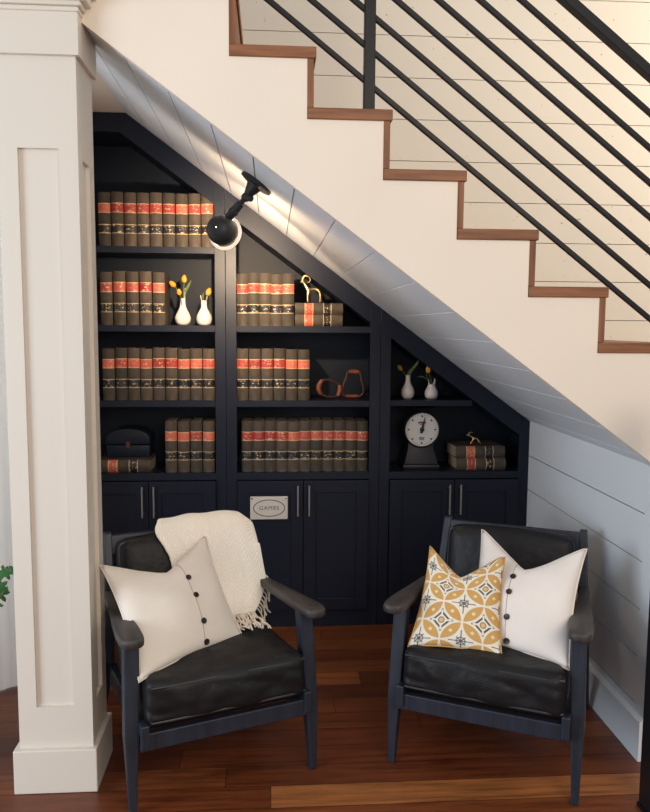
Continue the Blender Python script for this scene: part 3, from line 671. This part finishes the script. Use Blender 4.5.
# ------------------------------------------------------------------ cushions and chairs
def rbox(w, d, h, r, n=12, deform=None):
    """rounded box centred at origin, gridded so that it can be deformed"""
    b = bmesh.new(); bmesh.ops.create_cube(b, size=2); bmesh.ops.subdivide_edges(b, edges=b.edges[:], cuts=n-1, use_grid_fill=True)
    H = Vector((w/2, d/2, h/2))
    for v in b.verts:
        q = []
        for i in range(3):
            t = v.co[i]; a = abs(t); s_ = math.copysign(1, t)
            # squeeze samples towards the rounded rims
            a = 1-(1-a)**1.6
            q.append(s_*a*H[i])
        q = Vector(q); inn = Vector([max(-H[i]+r, min(H[i]-r, q[i])) for i in range(3)])
        dv = q-inn
        v.co = inn+dv.normalized()*r if dv.length > 1e-7 else q
        if deform: v.co = deform(v.co)
    return b
def make_chair(label):
    ch = empty('armchair'); tag(ch, label, 'armchair', 'black leather armchairs')
    for s in (-1, 1):
        rg = []
        for z_, cxx, cyy, hx, hy in ((0, .296, .0, .0115, .013), (.12, .295, .010, .0155, .018), (.24, .294, .022, .021, .023), (.38, .289, .036, .0225, .024), (.535, .284, .052, .0225, .024)):
            rg.append([(s*cxx+a*hx, cyy+b*hy, z_) for a, b in ((-1, -1), (1, -1), (1, 1), (-1, 1))])
        MB().loft(rg, bev=.004).build('front_leg', M['ebony'], ch)
        rg = []
        for z_, cxx, cyy, hx, hy in ((0, .290, .640, .012, .014), (.14, .285, .570, .016, .020), (.27, .279, .515, .019, .026), (.40, .272, .520, .018, .024), (.55, .264, .555, .016, .02), (.715, .257, .600, .0135, .015)):
            rg.append([(s*cxx+a*hx, cyy+b*hy, z_) for a, b in ((-1, -1), (1, -1), (1, 1), (-1, 1))])
        MB().loft(rg, bev=.004).build('back_leg', M['ebony'], ch)
        # paddle arm: wide rounded front, narrow back
        out = []
        stn = [(-.050, .010), (-.046, .024), (-.034, .033), (-.008, .037), (.06, .038), (.16, .033), (.28, .026), (.40, .021), (.50, .018), (.55, .015)]
        Lp = [(s*(.292-.020*max(0, y_)/.55)-wd, y_) for y_, wd in stn]; Rp = [(s*(.292-.020*max(0, y_)/.55)+wd, y_) for y_, wd in stn]
        loop = Lp+Rp[::-1]
        zc = lambda y_: .549-.045*max(0, y_)/.55
        rings = []
        for dz, sh_ in ((-.014, .80), (-.009, .97), (.006, 1.0), (.013, .93), (.015, .80)):
            rg = []
            for x_, y_ in loop:
                cxx = s*(.292-.020*max(0, y_)/.55); yy = y_ if y_ > -.02 else -.02+(y_+.02)*sh_
                rg.append((cxx+(x_-cxx)*sh_, yy, zc(y_)+dz))
            rings.append(rg)
        MB().loft(rings).build('armrest', M['ebony_arm'], ch, smooth=50)
        # side rail with its block end showing in front
        MB().loft([[(s*.262-.013, y_, z_-.036), (s*.262+.013, y_, z_-.036), (s*.262+.013, y_, z_+.036), (s*.262-.013, y_, z_+.036)] for y_, z_ in ((-.040, .255), (.52, .215))], bev=.004).build('side_rail', M['ebony'], ch)
    MB().box(-.275, .275, -.030, -.004, .207, .262, .004).build('front_rail', M['ebony'], ch)
    MB().box(-.262, .262, .505, .530, .185, .25, .004).build('back_rail', M['ebony'], ch)
    mb = MB(); rg = []
    for z_, y_ in ((.640, .580), (.705, .597)): rg.append([(-.25, y_-.01, z_), (.25, y_-.01, z_), (.25, y_+.01, z_), (-.25, y_+.01, z_)])
    mb.loft(rg, bev=.003); mb.build('back_slat', M['ebony'], ch)
    mb = MB(); rg = []
    for z_, y_ in ((.40, .530), (.455, .543)): rg.append([(-.26, y_-.01, z_), (.26, y_-.01, z_), (.26, y_+.01, z_), (-.26, y_+.01, z_)])
    mb.loft(rg, bev=.003); mb.build('back_slat', M['ebony'], ch)
    mb = MB()
    for i in range(8):
        y_ = .06+i*.056; z_ = .252-.040*(y_+.04)/.56; mb.box(-.25, .25, y_-.016, y_+.016, z_-.010, z_+.004, .002)
    mb.build('seat_webbing', M['iron'], ch)
    # seat cushion
    W, D, H = .512, .535, .138
    def df(p):
        a, b_, c_ = p.x/(W/2), p.y/(D/2), p.z/(H/2)
        q = p.copy()
        if c_ > 0: q.z += .030*(1-a*a)*(1-b_*b_)*c_
        q.z += .004*math.sin(7*a+2)*math.sin(6*b_)*(1 if c_ > 0 else 0)
        q.y -= .014*(1-a*a)*(1-c_*c_)*(1 if b_ < 0 else 0)
        q.y -= .006*math.sin(9*a+1.5*c_)*(1-c_*c_)*(1 if b_ < 0 else 0)
        q.x += math.copysign(.006, a)*(1-b_*b_)*(1-c_*c_)
        # creases of soft leather: stretched ridged noise, strongest on the front face
        v1 = 1-abs(mnoise.noise(Vector((p.x*9+p.z*5, p.y*9, p.z*16))))*2; v2 = mnoise.noise(Vector((p.x*5, p.y*5, p.z*9+3)))
        if b_ < -.6: q.y += (.007*v1*(1-c_*c_)+.006*v2)
        elif c_ > .5: q.z += .004*v2+.0025*v1*(1-a*a)
        return q
    tilt = Matrix.Translation((0, .222, .333)) @ Matrix.Rotation(-.06, 4, 'X')
    mb = MB(); mb._merge(rbox(W, D, H, .030, 36, df), tilt); cu_ = mb.build('seat_cushion', M['leather'], ch, smooth=80)
    mb = MB(); loop = []
    for zz_ in (.052, -.052):
        loop = []
        for qx, qy in ((-1, -1), (0, -1), (1, -1), (1, 0), (1, 1), (0, 1), (-1, 1), (-1, 0)): pass
        N_ = 12
        for i in range(N_): loop.append((-W/2+.014+(W-.028)*i/N_, -D/2+.004, zz_))
        for i in range(N_): loop.append((W/2-.004, -D/2+.014+(D-.028)*i/N_, zz_))
        for i in range(N_): loop.append((W/2-.014-(W-.028)*i/N_, D/2-.004, zz_))
        for i in range(N_): loop.append((-W/2+.004, D/2-.014-(D-.028)*i/N_, zz_))
        mb.tube([Vector(p)+Vector((0, 0, .010*math.copysign(1, zz_)*(1-(p[0]/(W/2))**2)*0)) for p in loop], .0042, 6, cyc=True, mat=tilt)
    mb.build('piping', M['piping'], cu_, smooth=60)
    # back cushion
    W2, D2, H2 = .476, .092, .325
    def df2(p):
        a, b_, c_ = p.x/(W2/2), p.y/(D2/2), p.z/(H2/2); q = p.copy()
        q.y += (-.022 if b_ < 0 else .006)*(1-a*a)*(1-c_*c_)
        q.z += .012*(1-a*a)*max(0, c_)
        q.y += .004*mnoise.noise(Vector((p.x*7, 2, p.z*7)))
        return q
    tb = Matrix.Translation((0, .510, .540)) @ Matrix.Rotation(-.22, 4, 'X')
    mb = MB(); mb._merge(rbox(W2, D2, H2, .036, 14, df2), tb); bc = mb.build('back_cushion', M['leather'], ch, smooth=80)
    mb = MB(); loop = []
    a_, c_ = W2/2-.008, H2/2-.008
    for ax_, cz in [(-1, -.85), (-1, 0), (-1, .85), (-.93, .97), (-.85, 1), (0, 1.06), (.85, 1), (.93, .97), (1, .85), (1, 0), (1, -.85), (.93, -.97), (.85, -1), (0, -1), (-.85, -1), (-.93, -.97)]: loop.append(Vector((ax_*a_, -D2/2+.014, cz*c_)))
    mb.tube(loop, .004, 6, cyc=True, mat=tb, smooth=3); mb.build('piping', M['piping'], bc, smooth=60)
    return ch
LCx, LCy, LCr = -.1385, 2.289, math.radians(21.05)
RCx, RCy, RCr = .6755, 2.287, math.radians(-26.25)
LMAT = Matrix.Translation((LCx, LCy, 0)) @ Matrix.Rotation(LCr, 4, 'Z')
RMAT = Matrix.Translation((RCx, RCy, 0)) @ Matrix.Rotation(RCr, 4, 'Z')
ch1 = make_chair('black leather armchair beside the white column, knitted throw over its back'); ch1.matrix_world = LMAT
ch2 = dup(ch1, mat=RMAT); ch2['label'] = 'black leather armchair by the shiplap end wall, holding a yellow patterned pillow'

# ------------------------------------------------------------------ pillows
def pillow(name, mat3, c4, T, chop, label, mat, buttons=None, group=None, chopx=.5, wr=1):
    """c4: TL TR BR BL in chair space, front is towards the sitter's front (-y)"""
    TL, TR, BR, BL = [Vector(c) for c in c4]
    cen = (TL+TR+BR+BL)/4; u_ = (TR+BR-TL-BL).normalized(); v_ = (TL+TR-BL-BR); nn_ = u_.cross(v_).normalized()   # faces the camera side (-y) or back
    if nn_.y > 0: nn_ = -nn_
    N = 30
    def P(s, t, side):
        # s left-right 0..1, t bottom-top 0..1
        pull = .045
        s2 = s+(.5-s)*2*pull*math.sin(PI*t)**.8*abs(2*s-1)**3*1.0
        t2 = t+(.5-t)*2*pull*math.sin(PI*s)**.8*abs(2*t-1)**3*1.0
        g_ = max(0, 1-abs(s-chopx)/.47); g_ = g_**1.1 if g_ < .85 else g_**1.1-(g_-.85)*.35
        t2 -= chop*g_*max(0, (t-.35)/.65)**1.6
        p = BL.lerp(BR, s2).lerp(TL.lerp(TR, s2), t2)
        prof_ = (max(0, math.sin(PI*s))*max(0, math.sin(PI*t)))**.55
        bul = T*prof_*(1-.30*g_*max(0, (t-.3)/.7)**1.2)
        wv = wr*.006*math.sin(11*s+5*t+1)*prof_*math.sin(7*t-3*s)+wr*.004*math.sin(23*t+9*s)*prof_*max(0, .4-t)
        return p+nn_*(side*bul+ (wv if side > 0 else 0))
    bm = bmesh.new(); uvl = bm.loops.layers.uv.new('UVMap')
    grid = {}
    for side in (1, -1):
        for i in range(N+1):
            for j in range(N+1):
                e = i in (0, N) or j in (0, N)
                if side == -1 and e: grid[(-1, i, j)] = grid[(1, i, j)]; continue
                grid[(side, i, j)] = bm.verts.new(P(i/N, j/N, side if not e else 0)-cen)
        for i in range(N):
            for j in range(N):
                q = [(i, j), (i+1, j), (i+1, j+1), (i, j+1)]
                if side == -1: q = q[::-1]
                f = bm.faces.new([grid[(side, a, b)] for a, b in q])
                for lp, (a, b) in zip(f.loops, q): lp[uvl].uv = (a/N, b/N)
    bmesh.ops.recalc_face_normals(bm, faces=bm.faces[:])
    root = empty(name, mat=mat3 @ Matrix.Translation(cen)); tag(root, label, 'pillow', group)
    mb = MB(); mb.bm.free(); mb.bm = bm; mb.build('pillow_case', mat, root, smooth=180)
    rim = [P(i/N, 0, 0)-cen for i in range(N)]+[P(1, j/N, 0)-cen for j in range(N)]+[P(1-i/N, 1, 0)-cen for i in range(N)]+[P(0, 1-j/N, 0)-cen for j in range(N)]
    MB().tube(rim, .0024, 6, cyc=True).build('edge_seam', mat if buttons is None else M['linen'], root, smooth=60)
    if buttons:
        sx, ts = buttons
        seam = [P(sx, t, 1)-cen+nn_*.0006 for t in [.03+.94*i/40 for i in range(41)]]
        MB().tube(seam, .0011, 5).build('placket_seam', M['thread'], root, smooth=60)
        for t in ts:
            p = P(sx+.012, t, 1)-cen; du = (P(sx+.022, t, 1)-P(sx+.002, t, 1)); dv = (P(sx+.012, min(1, t+.01), 1)-P(sx+.012, t-.01, 1)); nr = du.cross(dv).normalized()
            if nr.y > 0: nr = -nr
            mm = Matrix.Translation(p+nr*.001) @ nr.to_track_quat('Z', 'Y').to_matrix().to_4x4()
            b_ = MB().lathe([(.0094, 0), (.0102, .0025), (.0094, .005), (.0070, .0042), (.0005, .0040)], 18, mm); b_.build('button', M['button'], root, smooth=40)
    return root
pillow('throw_pillow', LMAT, [(-.330, .300, .687), (.076, .475, .700), (.116, .165, .418), (-.270, .004, .410)], .062, .21,
       'cream linen pillow with four dark buttons on the armchair beside the column', M['linen'], (.605, (.05, .22, .45, .66)), 'cream buttoned pillows', .50)
pillow('throw_pillow', RMAT, [(-.092, .425, .722), (.288, .262, .738), (.262, .035, .410), (-.085, .105, .412)], 
       .062, .27,
       'white linen pillow with dark buttons behind the yellow patterned pillow', M['linen_white'], (.425, (.06, .25, .46, .66)), 'cream buttoned pillows', .50)
pillow('throw_pillow', RMAT, [(-.236, .225, .698), (.027, .225, .688), (.056, .032, .414), (-.249, .004, .412)], .048, .25,
       'yellow, white and navy medallion print pillow in front of the white pillow', M['print'], None, None, .46, .4)

# ------------------------------------------------------------------ knitted throw
prof = [(.665, .42), (.660, .55), (.655, .66), (.645, .715), (.622, .742), (.585, .752), (.540, .748), (.500, .722), (.468, .680), (.444, .620), (.420, .560), (.392, .505), (.345, .462), (.290, .450)]
Q, _ = catmull([Vector((0, a, b)) for a, b in prof], 0, 4)
NT_, NS = 40, len(Q)
bm = bmesh.new(); uvl = bm.loops.layers.uv.new('UVMap'); vs = {}
cen = Vector((.10, .56, .60))
def thr(i, j):
    f = i/(NS-1); t = j/NT_
    xl = -.070-.035*math.exp(-((f-.52)/.10)**2)+.05*max(0, f-.55); xr = .268+.028*max(0, (f-.45)/.55)-.10*max(0, (f-.80)/.20)**1.3+.012*math.exp(-((f-.42)/.1)**2)
    p = Q[i].copy(); p.x = xl+(xr-xl)*t
    wv = .008*math.sin(t*13+f*4)+.006*math.sin(t*23-f*7)
    amp = .25+1.0*max(0, f-.5)*1.3+.8*max(0, .35-f)
    p.y -= (wv+.008)*amp; p.z += .003*math.sin(t*17+2)*(1-abs(2*f-1))
    ov = max(0, p.x-.235)                         # falls over the corner at the right edge
    p.z -= ov*(.75 if .25 < f < .62 else .12); p.y -= ov*.10
    p.z -= .010*(2*t-1)**2*(1 if .2 < f < .65 else 0)
    return p
for i in range(NS):
    for j in range(NT_+1): vs[i, j] = bm.verts.new(thr(i, j)-cen)
for i in range(NS-1):
    for j in range(NT_):
        f = bm.faces.new((vs[i, j], vs[i, j+1], vs[i+1, j+1], vs[i+1, j]))
        for lp, (a, b) in zip(f.loops, ((i, j), (i, j+1), (i+1, j+1), (i+1, j))): lp[uvl].uv = (b/NT_, a/NS)
bmesh.ops.recalc_face_normals(bm, faces=bm.faces[:])
th = empty('throw_blanket', mat=LMAT @ Matrix.Translation(cen)); tag(th, 'cream herringbone knitted throw with fringe draped over the left armchair back', 'blanket')
mb = MB(); mb.bm.free(); mb.bm = bm; o = mb.build('knit_cloth', M['knit'], th, smooth=180)
sd = o.modifiers.new('solid', 'SOLIDIFY'); sd.thickness = .010; sd.offset = 0
sb = o.modifiers.new('sub', 'SUBSURF'); sb.levels = 1; sb.render_levels = 1
mb = MB(); rnd = random.Random(3)
for e in range(46):
    t = (e+.5)/46; p = thr(NS-1, int(t*NT_))-cen; L = rnd.uniform(.07, .115); a = rnd.uniform(-.35, .5)
    pts_ = [p+Vector((0, .010, .004)), p+Vector((a*.010, -.012, rnd.uniform(.002, .012)))]
    for q in range(1, 6):
        f = q/5; pts_.append(p+Vector((a*L*f*.8+rnd.uniform(-.007, .007), -.012-L*f, -.004*f-.008*f+rnd.uniform(-.003, .009))))
    mb.tube(pts_, [.0032]*6+[.0024], 6, smooth=3)
for e in range(10):   # right edge tassels hanging over the rail
    f = .80+.19*e/10; p = thr(int(f*(NS-1)), NT_)-cen; L = rnd.uniform(.05, .09)
    mb.tube([p, p+Vector((.010, -.004, -.015)), p+Vector((.012+rnd.uniform(-.006, .008), -.012, -L*.6)), p+Vector((.010+rnd.uniform(-.012, .012), -.03, -L*.9))], .0030, 6, smooth=3)
mb.build('fringe', M['yarn'], th, smooth=60)

# ------------------------------------------------------------------ curtain and potted plant left of the column
mb = MB(); A = Vector((-1.49, 2.28, 0)); B_ = Vector((-1.012, 3.12, 0)); n = 70; rows_ = []
dirv = (B_-A).normalized(); nv = Vector((dirv.y, -dirv.x, 0))
for zz_ in (0.004, .3, 1.0, 1.8, 2.6):
    rows_.append([A.lerp(B_, i/n)+nv*(.018*math.sin(i*.62)+.008*math.sin(i*1.37+1))*(1+.25*(2.6-zz_)/2.6)+Vector((0, 0, zz_)) for i in range(n+1)])
mb.loft(rows_, cap=False, closed=False); bmesh.ops.translate(mb.bm, verts=mb.bm.verts, vec=(1.3, -2.8, 0))
ct = empty('curtain', (-1.3, 2.8, 0)); tag(ct, 'white linen curtain falling to the floor behind the column', 'curtain')
o = mb.build('drape', M['curtain'], ct, smooth=80); 
MB().tube([A+Vector((1.28-.05, -2.8-.06, 2.61)), B_+Vector((1.3, -2.8, 2.61))], .012, 12).build('rod', M['rail'], ct, smooth=50)
pp = empty('potted_plant', (-1.06, 2.50, 0)); tag(pp, 'green leafy plant peeking out left of the white column', 'plant')
MB().lathe([(.09, 0), (.10, .01), (.125, .25), (.13, .27), (.118, .27), (.112, .24), (.01, .235)], 28).build('pot', M['pot'], pp, smooth=40)
MB().lathe([(.109, .236), (.10, .245), (.01, .25)], 24).build('soil', M['soil'], pp, smooth=40)
rnd = random.Random(11); mbs = MB(); mbl = MB()
def leafshape(mb, p, nrm_, s, roll):
    out = []
    for i in range(20):
        a = 2*PI*i/20; r = s*(.72+.28*math.cos(5*a))*(1 if abs(a-PI) > .3 else .6)
        out.append((r*math.cos(a), r*math.sin(a), .12*s*math.cos(2*a)))
    m = Matrix.Translation(p) @ Vector(nrm_).to_track_quat('Z', 'Y').to_matrix().to_4x4() @ Matrix.Rotation(roll, 4, 'Z')
    b = bmesh.new(); c0 = b.verts.new((0, 0, .05*s)); rv = [b.verts.new(q) for q in out]
    for i in range(20): b.faces.new((c0, rv[i], rv[(i+1) % 20]))
    mb._merge(b, m)
for sidx in range(12):
    a = 2*PI*sidx/12+rnd.uniform(-.2, .2); top_ = Vector((math.cos(a)*rnd.uniform(.06, .2), math.sin(a)*rnd.uniform(.05, .18), rnd.uniform(.42, .66)))
    if sidx in (0, 1, 11): top_ = Vector((.17+.03*rnd.random(), rnd.uniform(-.06, .08), rnd.uniform(.58, .68)))
    P_ = [Vector((math.cos(a)*.03, math.sin(a)*.03, .24)), Vector((math.cos(a)*.05, math.sin(a)*.05, .40)), top_]
    mbs.tube(P_, .003, 6, smooth=5)
    for q in range(5):
        p = P_[1].lerp(top_, .25+.19*q)+Vector((rnd.uniform(-.04, .04), rnd.uniform(-.04, .04), rnd.uniform(-.03, .03)))
        leafshape(mbl, p, (rnd.uniform(-.4, .4), -1, rnd.uniform(-.1, .9)), rnd.uniform(.022, .034), rnd.uniform(0, 6))
mbs.build('stems', M['stem'], pp, smooth=60); mbl.build('foliage', M['leaf'], pp, smooth=30)

# ------------------------------------------------------------------ light
def area(name, loc, to, size, power, c, sy=None):
    L = bpy.data.lights.new(name, 'AREA'); L.energy = power; L.color = c; L.size = size
    if sy: L.shape = 'RECTANGLE'; L.size_y = sy
    o = bpy.data.objects.new(name, L); col.objects.link(o); o.location = loc
    o.rotation_euler = (Vector(to)-Vector(loc)).to_track_quat('-Z', 'Y').to_euler(); return o
area('window_daylight', (-3.2, .5, 1.25), (.9, 3.0, 1.0), 1.7, 92, (.76, .87, 1.0), 1.9)
area('overhead_warm_fill', (1.3, -1.5, 2.7), (.4, 2.9, 1.3), 2.2, 80, (1.0, .84, .66))  # added warm fill from front overhead, no ceiling fixture behind it
area('stair_wall_fill', (3.2, 2.62, 3.0), (1.1, 3.3, 2.0), .9, 58, (1.0, .87, .68))  # added warm fill to brighten the stair's far wall, no window there
area('left_window_light', (-2.5, 2.75, 1.5), (-1.2, 2.8, 1.3), 1.2, 14, (.92, .96, 1.0), 2.0)
for kind, power, nm in (('SPOT', 85, 'lamp_beam'), ('POINT', 6, 'lamp_spill')):
    L = bpy.data.lights.new(nm, kind); L.energy = power; L.color = (1.0, .74, .48); L.shadow_soft_size = .02
    if kind == 'SPOT': L.spot_size = math.radians(92); L.spot_blend = 1
    lo = bpy.data.objects.new(nm, L); col.objects.link(lo)
    lo.matrix_world = Matrix.Translation(LM+hd+ax*(.036 if kind == 'SPOT' else .060)) @ Vector((.04, 1, -.10)).to_track_quat('-Z', 'Y').to_matrix().to_4x4()
w = bpy.data.worlds.new('room_ambience'); bpy.context.scene.world = w; w.use_nodes = True
bg = w.node_tree.nodes['Background']; bg.inputs[0].default_value = (.86, .93, 1.0, 1); bg.inputs[1].default_value = .54

# ------------------------------------------------------------------ camera
H = 1.47; p_, y_, r_ = [math.radians(a) for a in (6.0277, 4.108, .405)]
fw = Vector((math.sin(y_)*math.cos(p_), math.cos(y_)*math.cos(p_), -math.sin(p_)))
r0 = Vector((math.cos(y_), -math.sin(y_), 0)); u0 = r0.cross(fw)
rr = r0*math.cos(r_)+u0*math.sin(r_); uu = u0*math.cos(r_)-r0*math.sin(r_)
cam = bpy.data.cameras.new('camera'); cam.sensor_fit = 'VERTICAL'; cam.sensor_height = 24; cam.lens = 24*760/812; cam.clip_start = .05
co = bpy.data.objects.new('camera', cam); col.objects.link(co)
m = Matrix((rr, uu, -fw)).transposed().to_4x4(); m.translation = (0, 0, H); co.matrix_world = m
sc_ = bpy.context.scene; sc_.camera = co
sc_.view_settings.view_transform = 'Standard'; sc_.view_settings.look = 'None'; sc_.view_settings.exposure = 0
